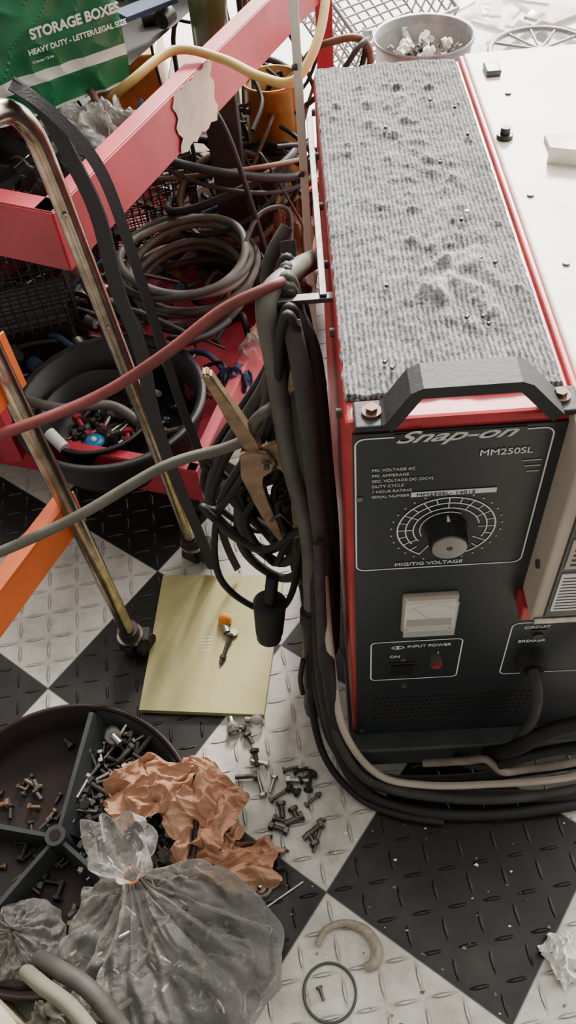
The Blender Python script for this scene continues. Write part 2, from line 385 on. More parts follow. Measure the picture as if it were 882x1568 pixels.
for i in range(15):
    a=math.radians(40+100*i/14); x=.0943+.03*math.cos(a); z=.474+.03*math.sin(a)
    b.cyl((x,-.0107,z),(x+.004*math.cos(a),-.0107,z+.004*math.sin(a)),.0004,M_blackpl,4)
b.cyl((.094,-.0108,.474),(.074,-.0108,.499),.0005,M_blackpl,4)
b.box(.063,.1256,-.0165,-.0155,.4415,.5175,M_glass,.0005)
for x in (.067,.121): b.cyl((x,-.009,.447),(x,-.0115,.447),.003,M_steel,10)
wbuild(b,"voltmeter")
b=wb()
b.box(.050,.086,-.004,0,.320,.350,M_blackpl,.001); b.box(.053,.083,-.007,-.003,.323,.347,M_traydk,.001)
b.cyl((.068,-.001,.360),(.068,-.004,.360),.004,M_steel,12)
b.cyl((.112,0,.345),(.112,-.006,.345),.0085,M_steel,20); b.cyl((.112,-.006,.345),(.112,-.009,.345),.0062,mat("red_button",(.25,.02,.02),.4),18)
b.tube([(.052,-.003,.3925),(.060,-.003,.3965),(.068,-.003,.3925),(.060,-.003,.3885)],.0005,M_white,6,closed=True)
b.cyl((.060,-.002,.3925),(.060,-.0035,.3925),.0018,M_white,8)
b.cyl((.072,0,.279),(.072,-.003,.279),.0042,M_steel,12)
for x,z in ((.012,.13),(.012,.70),(.225,.45)): b.cyl((x,0,z),(x,-.003,z),.0035,M_steel,12)
b.cyl((.236,0,.345),(.236,-.02,.345),.021,M_blackpl,28,r2=.018); b.cyl((.236,-.02,.345),(.236,-.022,.345),.012,M_traydk,20)
b.cyl((.236,-.002,.405),(.236,-.006,.405),.007,M_dsteel,14); b.box(.227,.245,-.003,0,.408,.418,M_dsteel)
wbuild(b,"switches_and_screws")
b=wb()
b.box(-.006,.468,-.03,.72,.062,.119,mat("base_grey",(.05,.055,.055),.5,.3,.1,40,.4,14),.004)
for x in (.05,.41):
    for y in (.03,.64):
        b.box(x-.02,x+.02,y-.02,y+.02,.052,.064,M_dsteel,.002); b.cyl((x-.012,y+.008,.027),(x+.012,y+.008,.027),.027,M_rubber,24)
        b.box(x-.018,x-.014,y-.01,y+.02,.02,.056,M_dsteel,.001); b.box(x+.014,x+.018,y-.01,y+.02,.02,.056,M_dsteel,.001)
wbuild(b,"caster_base")
b=wb(); b.beam((-.022,.62,.12),(-.022,.62,1.25),.012,.012,M_lid); b.beam((-.022,.60,.12),(-.0,.60,.12),.01,.01,M_dsteel)
for z in (.3,.5,.7,.85): b.cyl((-.022,.612,z),(-.030,.612,z),.004,M_dsteel,8)
b.beam((-.010,.62,.78),(-.010,.22,.78),.008,.003,M_dsteel)
for k in range(6): b.cyl((-.001,.05+.12*k,.77),(-.006,.05+.12*k,.77),.005,M_dsteel,10)
wbuild(b,"side_rail")
b=B()
b.tube([(-.03,.12,.72),(-.028,.10,.50),(-.026,.02,.36),(-.034,-.06,.30),(-.02,-.10,.13),(.01,-.118,.05),(.09,-.138,.028),(.20,-.145,.022),(.34,-.15,.022),(.5,-.13,.022)],.0100,M_rubber,12)
b.tube([(-.04,.1,.45),(-.045,.0,.33),(-.04,-.075,.22),(-.015,-.115,.08),(.03,-.14,.016),(.11,-.165,.013),(.22,-.172,.013),(.36,-.16,.014),(.5,-.14,.013)],.0095,M_rubber,12)
b.tube([(-.032,.05,.42),(-.030,-.04,.33),(-.018,-.10,.20),(.03,-.125,.085),(.10,-.135,.055),(.2,-.135,.043),(.33,-.13,.042),(.5,-.10,.042)],.0058,M_beige,10)
b.tube([(-.05,.06,.30),(-.052,-.03,.20),(-.03,-.09,.10),(.03,-.11,.035),(.12,-.115,.018),(.25,-.11,.018),(.45,-.09,.018)],.008,M_rubber,10)
b.tube([(-.036,.02,.50),(-.040,-.05,.26),(-.022,-.108,.16),(.02,-.13,.07),(.12,-.15,.040),(.26,-.155,.036),(.5,-.12,.03)],.0075,M_rubber2,10)
b.tube([(-.06,.05,.26),(-.066,-.02,.15),(-.05,-.08,.05),(.0,-.135,.013),(.06,-.165,.012),(.13,-.18,.012)],.006,M_rubber,10)
b.tube([(.10,-.12,.105),(.16,-.125,.12),(.19,-.13,.135),(.215,-.14,.11),(.25,-.135,.10),(.33,-.13,.11),(.45,-.1,.12)],.006,mat("tan_hose",(.22,.18,.14),.6,0,.1,50,.4,20),10)
b.tube([(.20,-.11,.10),(.225,-.13,.17),(.25,-.14,.24),(.30,-.15,.30),(.42,-.17,.36)],.0115,M_rubber,12)
b.tube([(.15,-.11,.09),(.20,-.13,.11),(.26,-.145,.19),(.33,-.16,.25),(.45,-.18,.30)],.008,M_rubber,12)
b.tube([(.233,-.09,.345),(.235,-.125,.33),(.236,-.13,.26),(.232,-.12,.17),(.24,-.12,.10)],.007,M_rubber2,10)
b.build("power_leads",parent=wel)
# carpet
def carpet():
    m=bpy.data.materials.new("ribbed_grey_carpet"); m.use_nodes=True; nt=m.node_tree;N=nt.nodes;L=nt.links;p=N["Principled BSDF"]
    tc=N.new("ShaderNodeTexCoord")
    mp=N.new("ShaderNodeMapping"); mp.inputs["Scale"].default_value=(1,.45,1); L.new(tc.outputs["Object"],mp.inputs[0])
    n=N.new("ShaderNodeTexNoise"); n.inputs["Scale"].default_value=480; n.inputs["Detail"].default_value=3; L.new(mp.outputs[0],n.inputs["Vector"])
    n2=N.new("ShaderNodeTexNoise"); n2.inputs["Scale"].default_value=16; n2.inputs["Detail"].default_value=8; n2.inputs["Roughness"].default_value=.7; L.new(tc.outputs["Object"],n2.inputs["Vector"])
    w=N.new("ShaderNodeTexWave"); w.inputs["Scale"].default_value=62; w.inputs["Distortion"].default_value=1.1; w.inputs["Detail"].default_value=3; w.inputs["Detail Scale"].default_value=2.0
    L.new(tc.outputs["Object"],w.inputs["Vector"])
    vo=N.new("ShaderNodeTexVoronoi"); vo.inputs["Scale"].default_value=260; L.new(mp.outputs[0],vo.inputs["Vector"])
    def mth(op,a,bb):
        q=N.new("ShaderNodeMath"); q.operation=op
        for i,x in enumerate((a,bb)):
            if isinstance(x,(int,float)): q.inputs[i].default_value=x
            else: L.new(x,q.inputs[i])
        return q.outputs[0]
    h=mth('ADD',mth('MULTIPLY',w.outputs["Fac"],.55),mth('ADD',mth('MULTIPLY',vo.outputs["Distance"],-.7),mth('MULTIPLY',n.outputs["Fac"],1.2)))
    cc=mth('ADD',mth('MULTIPLY',h,.60),mth('MULTIPLY',n2.outputs["Fac"],.45))
    r=N.new("ShaderNodeValToRGB"); r.color_ramp.elements[0].position=.32; r.color_ramp.elements[0].color=(.030,.033,.036,1)
    r.color_ramp.elements[1].position=.88; r.color_ramp.elements[1].color=(.27,.275,.265,1)
    L.new(cc,r.inputs[0])
    # raised tufts turn paler with height
    geo=N.new("ShaderNodeNewGeometry"); sz=N.new("ShaderNodeSeparateXYZ"); L.new(geo.outputs["Position"],sz.inputs[0])
    mz=N.new("ShaderNodeMapRange"); L.new(sz.outputs[2],mz.inputs[0]); mz.inputs[1].default_value=.811; mz.inputs[2].default_value=.820; mz.inputs[3].default_value=0; mz.inputs[4].default_value=.75
    mx=N.new("ShaderNodeMix"); mx.data_type='RGBA'; L.new(mth('MULTIPLY',mz.outputs[0],n.outputs["Fac"]),mx.inputs[0]); L.new(r.outputs[0],mx.inputs[6]); mx.inputs[7].default_value=(.55,.55,.53,1)
    L.new(mx.outputs[2],p.inputs["Base Color"]); p.inputs["Roughness"].default_value=.95; p.inputs["Specular IOR Level"].default_value=.15
    p.inputs["Sheen Weight"].default_value=.25
    bp=N.new("ShaderNodeBump"); bp.inputs["Strength"].default_value=.8; bp.inputs["Distance"].default_value=.0017; L.new(h,bp.inputs["Height"]); L.new(bp.outputs[0],p.inputs["Normal"])
    b=B(); nx,ny=120,380; vs=[];fs=[]
    rl=random.Random(19)
    lumps=[]
    for _ in range(170):
        x=min(.185,max(.012,rl.gauss(.105,.042))); y=rl.uniform(.06,.67)
        lumps.append((x,y,rl.uniform(.004,.009),rl.choice((-.5,1,1,1))*rl.uniform(.0012,.0042)))
    for k in range(36): lumps.append((rl.uniform(.085,.165),rl.uniform(.11,.27),rl.uniform(.006,.011),rl.uniform(.003,.0065)))
    for k in range(18): lumps.append((rl.uniform(.045,.13),rl.uniform(.42,.60),rl.uniform(.005,.009),rl.uniform(.002,.005)))
    for j in range(ny+1):
        for i in range(nx+1):
            u,v=i/nx,j/ny
            x=.0015+u*.1985; y=.030+v*.664
            x+=.003*noise.noise(Vector((u*3,y*70,0)))*(1 if i in(0,nx) else 0)
            if j in (0,ny): y+=.003*noise.noise(Vector((x*120,3,0)))
            z=ZT+.007+.0030*noise.noise(Vector((x*26,y*22,1)))+.0016*noise.noise(Vector((x*75,y*75,5)))
            for (lx,ly,ls,la) in lumps:
                ddx=x-lx; ddy=y-ly
                if abs(ddx)<.03 and abs(ddy)<.03:
                    d2=(ddx*ddx+ddy*ddy)/(ls*ls)
                    if d2<7: z+=la*math.exp(-d2)
            z=max(z,ZT+.002)
            if i in(0,nx) or j in(0,ny): z=ZT+.001
            vs.append((x,y,z))
    for j in range(ny):
        for i in range(nx):
            a=j*(nx+1)+i; fs.append([a,a+1,a+nx+2,a+nx+1])
    b.add(vs,fs,m,True)
    for k in range(14):
        x=rl.uniform(.02,.19);y=rl.uniform(.05,.6); b.bolt((x,y,ZT+.0125),(rl.random(),rl.random(),0),.003,.0012,M_dsteel)
    b.box(.152,.156,.30,.304,ZT+.012,ZT+.015,M_warn)
    b.v=[v+W0 for v in b.v]; return b.build("carpet_mat",origin=W0)
carpet()
# ------------------------------------------------------------------ cables & clamp on the welder's left side
b=B()
rnd=random.Random(3)
for k in range(17):
    xa=-.035-rnd.random()*.025; xb=-.09-rnd.random()*.12; zb=.17+rnd.random()*.20; y=.10+rnd.random()*.12; zt=.745+rnd.random()*.03
    pts=[(-.045,y,zt),(xa+.008,y+.01,.62),(xa,y,.42),(xa-.03,y-.01,zb+.05),((xa+xb)/2-.01,y,zb),(xb,y+.01,zb+.09),(xb+.025,y+.02,.45),(-.085,y+.01,.62),(-.06,y,zt)]
    b.tube(pts,.0055 if k%3 else .0080,M_rubber if k%3 else M_rubber2,8,closed=True)
for k,(x,r,zb) in enumerate(((-.036,.011,.24),(-.022,.010,.14),(-.048,.010,.30),(-.030,.0095,.20),(-.060,.009,.22),(-.042,.010,.16),(-.074,.008,.28))):
    y=.04+.030*k; b.tube([(-.05,y+.08,.77),(x-.006,y+.05,.72),(x,y,.60),(x+.004,y,.42),(x-.004,y,zb),(x-.02,y+.04,zb-.04),(x-.03,y+.10,zb+.05),(x-.03,y+.10,.4)],r,M_rubber if k%2 else M_rubber2,10)
b.beam((-.002,.15,.775),(-.066,.15,.775),.012,.006,M_dsteel)
b.cyl((-.118,.08,.27),(-.125,.07,.20),.026,M_rubber,24,r2=.022); b.cyl((-.125,.07,.20),(-.127,.068,.185),.020,M_blackpl,20)
b.cyl((-.11,.10,.31),(-.118,.08,.27),.010,M_rubber,14)
b.build("hanging_cable_bundle",parent=wel)
b=B()
b.tube([(-.02,.30,.72),(-.045,.2,.775),(-.075,.15,.775),(-.072,.125,.70),(-.066,.10,.58),(-.05,.075,.45),(-.050,.045,.37),(-.0525,.02,.33)],.0125,M_greycable,12)
b.tube([(-.0525,.022,.34),(-.056,.006,.25),(-.061,-.012,.15),(-.064,-.02,.09)],[.0125,.016,.0155,.0165,.015,.016,.013],M_blackpl,16)
b.cyl((-.0525,.022,.335),(-.054,.018,.315),.0172,M_rubber,20)
b.tube([(-.071,-.01,.25),(-.078,-.02,.21),(-.077,-.025,.17)],.004,M_blackpl,8)
b.build("mig_gun_torch",parent=wel)
b=B()
Mc=Matrix(((1,0,0,0),(0,0,-1,.11),(0,1,0,0),(0,0,0,1)))
b.prism([(-.156,.716),(-.150,.720),(-.144,.716),(-.122,.655),(-.106,.610),(-.098,.588),(-.110,.572),(-.120,.585),(-.136,.645)],.016,M_brass,Mc,.003)
Mc2=Mc.copy(); Mc2[1][3]=.122
b.prism([(-.040,.735),(-.048,.735),(-.064,.66),(-.072,.61),(-.070,.572),(-.057,.575),(-.052,.62),(-.044,.67)],.014,M_brass,Mc2,.003)
Mc3=Mc.copy(); Mc3[1][3]=.100
b.prism([(-.126,.588),(-.108,.592),(-.092,.586),(-.084,.570),(-.090,.552),(-.103,.545),(-.106,.525),(-.100,.49),(-.092,.445),(-.086,.408),(-.093,.402),(-.104,.435),(-.118,.49),(-.130,.545)],.007,M_brass,Mc3,.0015)
Mc4=Mc.copy(); Mc4[1][3]=.108
b.prism([(-.100,.590),(-.080,.598),(-.060,.590),(-.050,.562),(-.050,.51),(-.054,.455),(-.064,.398),(-.072,.394),(-.071,.44),(-.070,.49),(-.068,.525),(-.078,.548),(-.100,.560)],.007,M_brass,Mc4,.0015)
b.cyl((-.095,.092,.570),(-.095,.130,.570),.0065,M_steel,16); b.cyl((-.095,.088,.570),(-.095,.092,.570),.004,M_dsteel,6,smooth=False)
b.tube([(-.10,.098,.45),(-.085,.092,.47),(-.072,.098,.44)],.0025,M_dsteel,6)
for i in range(5): b.tube([(-.095+.012*math.cos(t/4*PI),.102+.004*i,.560+.012*math.sin(t/4*PI)) for t in range(8)],.0014,M_dsteel,5,closed=True)
b.build("ground_clamp")
b=B(); b.tube([(-.60,.06,.62),(-.407,.10,.649),(-.292,.14,.662),(-.20,.145,.715),(-.13,.15,.765),(-.08,.15,.79),(-.052,.17,.785),(-.03,.24,.72)],[.0070,.0070,.0070,.0068,.0065,.006,.006],M_redcable,12); b.build("red_welding_cable")
b=B(); b.tube([(-.62,.02,.44),(-.4576,.05,.481),(-.348,.08,.51),(-.231,.12,.55),(-.148,.125,.572),(-.115,.115,.60),(-.105,.115,.625),(-.085,.12,.64),(-.06,.17,.60),(-.045,.19,.40)],.0074,M_greycable,12)
b.build("ground_cable")
# ------------------------------------------------------------------ chrome rolling frame
b=B()
b.tube([(-.287,.362,.055),(-.300,.361,.30),(-.318,.36,.60),(-.332,.358,.83),(-.338,.348,.895),(-.352,.32,.925),(-.372,.27,.930),(-.392,.205,.915),(-.401,.165,.86),(-.402,.162,.70),(-.396,.162,.40),(-.391,.162,.06)],.0132,M_chrome,14,sub=10)
for (x,y) in ((-.287,.364),(-.391,.164)):
    b.cyl((x,y,.075),(x,y,.055),.019,M_rubber,20); b.cyl((x,y,.056),(x,y,.048),.024,M_chrome,24)
    b.cyl((x-.012,y+.01,.025),(x+.012,y-.004,.025),.0255,M_rubber,26); b.cyl((x+.018,y-.002,.025),(x+.030,y-.008,.025),.022,M_rubber,26)
    b.box(x-.016,x+.034,y-.012,y+.018,.030,.050,M_rubber,.004)
b.cyl((-.318,.347,.60),(-.318,.343,.60),.004,M_steel,10); b.cyl((-.328,.345,.78),(-.328,.342,.78),.004,M_steel,10)
for z,hh in ((.40,.07),(.69,.085)):
    b.beam((-.392,.188,z),(-.50,-.04,z),.003,hh,M_orange); b.beam((-.404,.182,z+hh/2),(-.512,-.046,z+hh/2),.026,.003,M_orange)
frame=b.build("chrome_utility_frame",origin=(-.34,.26,0))
b=B()
b.ribbon([(-.338,.34,.945),(-.31,.335,.915),(-.294,.33,.859),(-.282,.33,.786),(-.285,.335,.669),(-.277,.335,.566),(-.283,.33,.433),(-.275,.33,.273),(-.259,.33,.098),(-.25,.32,.02)],.024,M_strap,(.9,-.4,0))
b.ribbon([(-.335,.33,.948),(-.295,.32,.915),(-.262,.32,.85),(-.250,.32,.74),(-.245,.33,.60),(-.236,.33,.45),(-.222,.33,.30),(-.215,.32,.12),(-.20,.31,.03)],.014,M_strap,(.8,.6,0))
b.build("webbing_straps",parent=frame)
# ------------------------------------------------------------------ manual
b=B()
c=[(-.372,.036),(-.152,.015),(-.112,.301),(-.350,.318)]
def quadslab(b,c,z0,z1,mt):
    b.add([(x,y,z0) for x,y in c]+[(x,y,z1) for x,y in c],[[3,2,1,0],[4,5,6,7],[0,1,5,4],[1,2,6,5],[2,3,7,6],[3,0,4,7]],mt)
quadslab(b,c,.010,.0125,M_book); quadslab(b,[(x*.985-.004,y*.985+.002) for x,y in c],.002,.010,M_page); quadslab(b,c,.0005,.002,M_book)
for i in range(5):
    b.box(-.268,-.258,.146+i*.0070,.1475+i*.0070,.0125,.0127,M_gauge); b.box(-.256,-.247,.146+i*.0070,.1475+i*.0070,.0125,.0127,M_gauge)
b.build("instruction_manual")
b=B(); b.lathe((-.224,.205,.0130),[(0,.0),(.012,.0),(.013,.006),(.010,.016),(.004,.021),(0,.022)],M_amber,24); b.cyl((-.224,.192,.017),(-.219,.178,.017),.007,M_steel,14); b.build("amber_marker_bulb")
b=B(); b.bolt((-.214,.168,.021),(-.3,-1,-.12),.055,.0035,M_dsteel,True); b.cyl((-.207,.178,.0135),(-.207,.178,.018),.008,M_steel,16); b.build("long_bolt")
# ------------------------------------------------------------------ parts tray
TC=(-.47,-.19,0)
b=B(); R=.215
b.lathe(TC,[(.0,.004),(.185,.004),(.200,.020),(.212,.058),(.218,.060),(.220,.056),(.208,.018),(.190,.0005),(0,.0005)],M_traydk,72)
b.lathe(TC,[(.2125,.0585),(.216,.0625),(.221,.0605),(.2215,.056)],M_traydk,72)
b.cyl((TC[0],TC[1],.003),(TC[0],TC[1],.068),.016,M_tray,24); b.cyl((TC[0],TC[1],.068),(TC[0],TC[1],.069),.009,M_traydk,20)
for a in (82,168,232,322):
    d=Vector((math.cos(math.radians(a)),math.sin(math.radians(a)),0)); c0=Vector(TC); s=Vector((-d.y,d.x,0))
    p0=c0+d*.012; p1=c0+d*.206; w0=.014 if a!=82 else .026
    vs=[p0+s*w0*.4+Vector((0,0,.004)),p1+s*w0*.4+Vector((0,0,.004)),p0+s*.003+Vector((0,0,.060)),p1+s*.004+Vector((0,0,.060)),p0-s*.003+Vector((0,0,.060)),p1-s*.004+Vector((0,0,.060)),p0-s*w0+Vector((0,0,.004)),p1-s*w0*1.3+Vector((0,0,.004))]
    b.add(vs,[[0,1,3,2],[2,3,5,4],[4,5,7,6]],M_tray)
vs=[];n=24
for i in range(n+1):
    a=math.radians(-36+116*i/n); vs+=[(TC[0]+.190*math.cos(a),TC[1]+.190*math.sin(a),.008),(TC[0]+.2105*math.cos(a),TC[1]+.2105*math.sin(a),.060)]
b.add(vs,[[2*i,2*i+1,2*i+3,2*i+2] for i in range(n)],M_tray,True)
tray=b.build("divided_parts_tray")
b=B(); rn=random.Random(11)
for k in range(330):
    a=math.radians(rn.uniform(-30,73)); r=rn.uniform(.05,.19)
    p=(TC[0]+r*math.cos(a),TC[1]+r*math.sin(a),rn.uniform(.010,.042)); t=rn.uniform(0,2*PI)
    b.bolt(p,(math.cos(t),math.sin(t),rn.uniform(-.15,.35)),rn.uniform(.012,.040),rn.uniform(.0025,.0050),rn.choice((M_dsteel,M_steel,M_dsteel,M_rubber2,M_rubber)),rn.random()<.3)
for k in range(12):
    a=math.radians(rn.uniform(-20,70)); r=rn.uniform(.06,.17); x=TC[0]+r*math.cos(a); y=TC[1]+r*math.sin(a)
    b.cyl((x,y,.045),(x+.004,y-.006,.052),rn.uniform(.007,.011),rn.choice((M_steel,M_dsteel)),6,smooth=False)
for k in range(50):
    a=math.radians(rn.uniform(95,310)); r=rn.uniform(.03,.17)
    p=(TC[0]+r*math.cos(a),TC[1]+r*math.sin(a),rn.uniform(.008,.014)); t=rn.uniform(0,2*PI)
    b.bolt(p,(math.cos(t),math.sin(t),.05),rn.uniform(.012,.03),rn.uniform(.002,.005),rn.choice((M_dsteel,M_brownj,M_rubber2,M_rubber)))
b.cyl((-.405,-.02,.045),(-.40,-.03,.058),.013,M_steel,20); b.cyl((-.40,-.03,.058),(-.385,-.045,.06),.006,M_steel,12)
b.build("bolts",parent=tray)
b=B()
spots=[(-.168,-.05),(-.136,-.095),(-.118,-.082),(-.10,-.085),(-.09,-.10),(-.083,-.14),(-.105,-.15),(-.125,-.14),(-.14,-.13),(-.065,-.175),(-.075,-.20),(-.12,-.18),(-.10,-.12),(-.155,-.12),(-.16,-.26),(-.15,-.225),(-.13,-.235),(-.175,-.275),(-.12,-.21),(-.21,-.01),(-.19,-.005),(-.18,-.02),(-.17,-.09),(-.15,-.07),(-.11,-.10),(-.095,-.16),(-.135,-.16),(-.145,-.19),(-.08,-.115)]
for (x,y) in spots:
    t=rn.uniform(0,2*PI); r=rn.uniform(.0028,.0045); b.bolt((x,y,r*1.9),(math.cos(t),math.sin(t),-.03),rn.uniform(.014,.034),r,rn.choice((M_dsteel,M_dsteel,M_rubber,M_dsteel,M_steel)),rn.random()<.3)
b.bolt((-.06,-.168,.006),(-.35,-1,0),.05,.003,M_dsteel)
b.build("loose_bolts")
b=B()
for x,y,d in ((-.205,-.005,(.3,-1,.1)),(-.165,.005,(1,-.2,.1)),(-.06,-.005,(.2,-1,.1))):
    d=Vector(d).normalized(); p=Vector((x,y,.011)); b.tube([p-d*.012,p-d*.006,p,p+d*.007,p+d*.011],[.004,.009,.011,.009,.003],M_film2,16,sub=3); b.cyl(p-d*.020,p-d*.010,.0055,M_steel,14)
b.build("glass_bulbs")
def washer(name,x,y,ro,ri,h,mt):
    b=B(); b.lathe((x,y,0),[(ri,0.0005),(ri,h),(ro,h),(ro,.0005),(ri,.0005)],mt,28); b.build(name)
washer("steel_washer",-.158,-.262,.017,.008,.004,M_dsteel); washer("hex_nut",-.150,-.322,.0085,.0045,.006,M_steel); washer("steel_washer",-.18,-.29,.010,.005,.003,M_dsteel)
b=B(); b.beam((-.19,-.314,.0022),(-.093,-.256,.0022),.003,.003,M_steel); b.build("steel_rod")
b=B(); b.tube([(-.061+.037*math.cos(t*PI/8),-.405+.037*math.sin(t*PI/8),.0025) for t in range(16)],.0020,mat("olive_rubber",(.035,.045,.03),.5),8,closed=True); b.build("rubber_o_ring")
b=B(); b.bolt((-.075,-.40,.005),(.35,-1,0),.016,.0025,M_dsteel); b.build("small_screw")
b=B(); b.tube([(-.076,-.345,.006),(-.062,-.325,.006),(-.035,-.317,.006),(-.005,-.328,.007),(.010,-.352,.008),(.004,-.372,.008),(-.010,-.375,.007)],[.0045,.005,.0055,.0075,.0095,.009,.005],film_mat("cloudy_tan_film",.75,.40,.25,(.45,.38,.28)),12); b.build("curved_hose_piece")
b=B(); sheet(b,(.275,-.375,.004),.026,.034,.03,mat("white_tissue",(.8,.79,.76),.9),5,.4,24,1.4); b.build("crumpled_tissue")
b=B(); rn=random.Random(5)
for k in range(54):
    x=rn.uniform(-.12,.35); y=rn.uniform(-.45,-.17); t=rn.uniform(0,6.3); s=rn.uniform(.0008,.0035)
    b.add([(x+s*math.cos(t+q)*rn.uniform(.6,1.6),y+s*math.sin(t+q)*rn.uniform(.4,1),.0012) for q in (0,1.5,3,4.6)],[[0,1,2,3]],(M_warn,M_khaki,M_brownj)[k%3])
b.build("floor_debris")
# ------------------------------------------------------------------ brown paper and plastic bag
b=B()
sheet(b,(-.325,-.125,.055),.075,.050,.060,M_paper,2,.2,60,.85)
sheet(b,(-.245,-.150,.035),.070,.060,.065,M_paper,4,-.6,60,.85)
sheet(b,(-.205,-.235,.012),.080,.038,.060,M_paper,8,.1,60,.85)
sheet(b,(-.245,-.195,.02),.06,.045,.055,M_paper,11,.8,50,.85)
b.build("crumpled_brown_paper")
def bag(knot,cen,rx,ry,mt,seed,flare=.06,pleats=11,hs=1.0):
    b=B(); prof=[(0,.011,.150),(.06,.020,.138),(.16,.045,.124),(.34,.085,.112),(.54,.122,.095),(.74,.150,.062),(.88,.155,.028),(1,.135,.002)]
    seg=180; rows=56; vs=[];fs=[]; so=seed
    def samp(t):
        for i in range(len(prof)-1):
            if t<=prof[i+1][0]:
                f=(t-prof[i][0])/(prof[i+1][0]-prof[i][0]); return prof[i][1]+(prof[i+1][1]-prof[i][1])*f, prof[i][2]+(prof[i+1][2]-prof[i][2])*f
        return prof[-1][1:]
    for i in range(rows+1):
        t=i/rows; r,z=samp(t); z*=knot[2]/.150*hs; mixx=min(1,t*1.6)**.8
        cxx=knot[0]+(cen[0]-knot[0])*mixx; cyy=knot[1]+(cen[1]-knot[1])*mixx
        for j in range(seg):
            th=2*PI*j/seg; c1,s1=math.cos(th),math.sin(th); n=nz(c1*1.3+so,s1*1.3,t*1.5)
            rd=1-abs(nz(c1*2.6+so,s1*2.6,t*3.5))*3; rd2=1-abs(nz(c1*6,s1*6+so,t*8))*3
            ph=pleats*th+4*nz(c1*1.5,s1*1.5,so)*2
            pl=(abs(math.sin(ph*.5))**.7-.6)*max(0,.42*(1-t)**1.6)
            k=1+pl+.16*n+.05*rd
            x=cxx+r*k*rx/.15*c1; y=cyy+r*k*ry/.15*s1
            zz=z*(1+.14*n+.10*rd*(t>.1)+.06*rd2*min(1,t*5))+.016*(abs(math.sin(ph*.5))-.5)*(1-t)**1.1
            vs.append((x,y,max(.002,zz)))
    for i in range(rows):
        for j in range(seg): fs.append([i*seg+j,i*seg+(j+1)%seg,(i+1)*seg+(j+1)%seg,(i+1)*seg+j])
    b.add(vs,fs,mt,True)
    if flare:
        vs=[];fs=[];rows2=18
        for i in range(rows2+1):
            t=i/rows2; r=.010+.036*math.sin(t*2.1)
            for j in range(seg):
                th=2*PI*j/seg; c1,s1=math.cos(th),math.sin(th); n=nz(c1*1.5+so,s1*1.5,t*2+9)
                k=1+.20*math.sin(7*th+4*n)*min(1,t*2+.3)+.3*n*t
                vs.append((knot[0]+r*k*c1-.012*t,knot[1]+r*k*s1*.75+.040*t,knot[2]+flare*t*(1+.4*n)))
        for i in range(rows2):
            for j in range(seg): fs.append([i*seg+j,i*seg+(j+1)%seg,(i+1)*seg+(j+1)%seg,(i+1)*seg+j])
        b.add(vs,fs,M_film2,True)
        b.tube([(knot[0]+.012*math.cos(q*PI/4),knot[1]+.011*math.sin(q*PI/4),knot[2]) for q in range(8)],.0018,M_orange,6,closed=True)
    return b
b=bag((-.325,-.275,.150),(-.290,-.370),.155,.120,M_film,3,.055)
lump(b,(-.285,-.362,.042),(.132,.100,.042),M_dark,6,.12,5)
rn=random.Random(9)
for k in range(130):
    a=rn.uniform(0,2*PI); r=rn.random()**.5; b.bolt((-.29+.12*r*math.cos(a),-.362+.085*r*math.sin(a),.040+.042*(1-r*r)**.5),(rn.uniform(-1,1),rn.uniform(-1,1),.2),.028,.004,rn.choice((M_dsteel,M_steel,M_rubber2,M_rubber,M_khaki)))
b.build("plastic_bag_of_hardware")
b=bag((-.505,-.325,.085),(-.51,-.33),.060,.055,M_film2,12,0); lump(b,(-.51,-.33,.025),(.045,.04,.025),M_dark,16,.2,3); b.build("plastic_bag")
b=B(); b.tube([(-.462,-.385,.115),(-.43,-.405,.140),(-.39,-.43,.140),(-.345,-.475,.125)],.015,M_khaki,14,flat=.7)
b.tube([(-.455,-.365,.10),(-.415,-.385,.132),(-.37,-.41,.135),(-.325,-.455,.12)],.012,M_rubber2,14)
sheet(b,(-.40,-.455,.04),.075,.05,.10,M_khaki,21,-.5,40,1.0,True); b.build("folded_work_gloves")
b=B(); b.box(-.20,.20,-.10,.10,.0,.118,mat("tan_cardboard",(.55,.47,.30),.8,0,.2,30,.2,10),.003,Matrix.Translation((-.545,-.512,0))@Matrix.Rotation(math.radians(-40),4,'Z')); 
b.beam((-.60,-.34+.0,.119),(-.45,-.47,.119),.02,.001,M_tape,0); b.build("cardboard_box")
# ------------------------------------------------------------------ red cart
b=B()
r=Vector((.415,.910,0)); f=Vector((-.910,.415,0)); C=Vector((-.365,.412,0))
def angle_beam(p,d,L,z0,z1,inn,mt,wid=.03):
    p=Vector(p); q=p+d*L; zc=(z0+z1)/2
    b.beam(p+Vector((0,0,zc)),q+Vector((0,0,zc)),.004,z1-z0,mt,.001)
    b.beam(p+inn*wid/2+Vector((0,0,z1)),q+inn*wid/2+Vector((0,0,z1)),wid,.004,mt,.001)
    b.beam(p+inn*wid/2+Vector((0,0,z0)),q+inn*wid/2+Vector((0,0,z0)),wid,.004,mt,.001)
angle_beam(C,r,1.0,.655,.745,f,M_redcart); angle_beam(C,f,.75,.655,.745,r,M_redcart)
angle_beam(C+r*1.0,f,.75,.655,.745,-r,M_redcart); angle_beam(C+f*.75,r,1.0,.655,.745,-f,M_redcart)
r2=Vector((.30,.954,0)); f2=Vector((-.954,.30,0)); D=Vector((-.262,.43,0))
angle_beam(D,r2,1.05,.10,.185,f2,M_redcart,.02); angle_beam(D,f2,.80,.10,.185,r2,M_redcart,.02); angle_beam(D+r2*1.05,f2,.80,.10,.185,-r2,M_redcart,.02)
P=[D,D+r2*1.05,D+r2*1.05+f2*.8,D+f2*.8]
b.add([(p.x,p.y,.105) for p in P]+[(p.x,p.y,.112) for p in P],[[0,1,2,3],[4,5,6,7],[0,1,5,4],[1,2,6,5],[2,3,7,6],[3,0,4,7]],M_redcart)
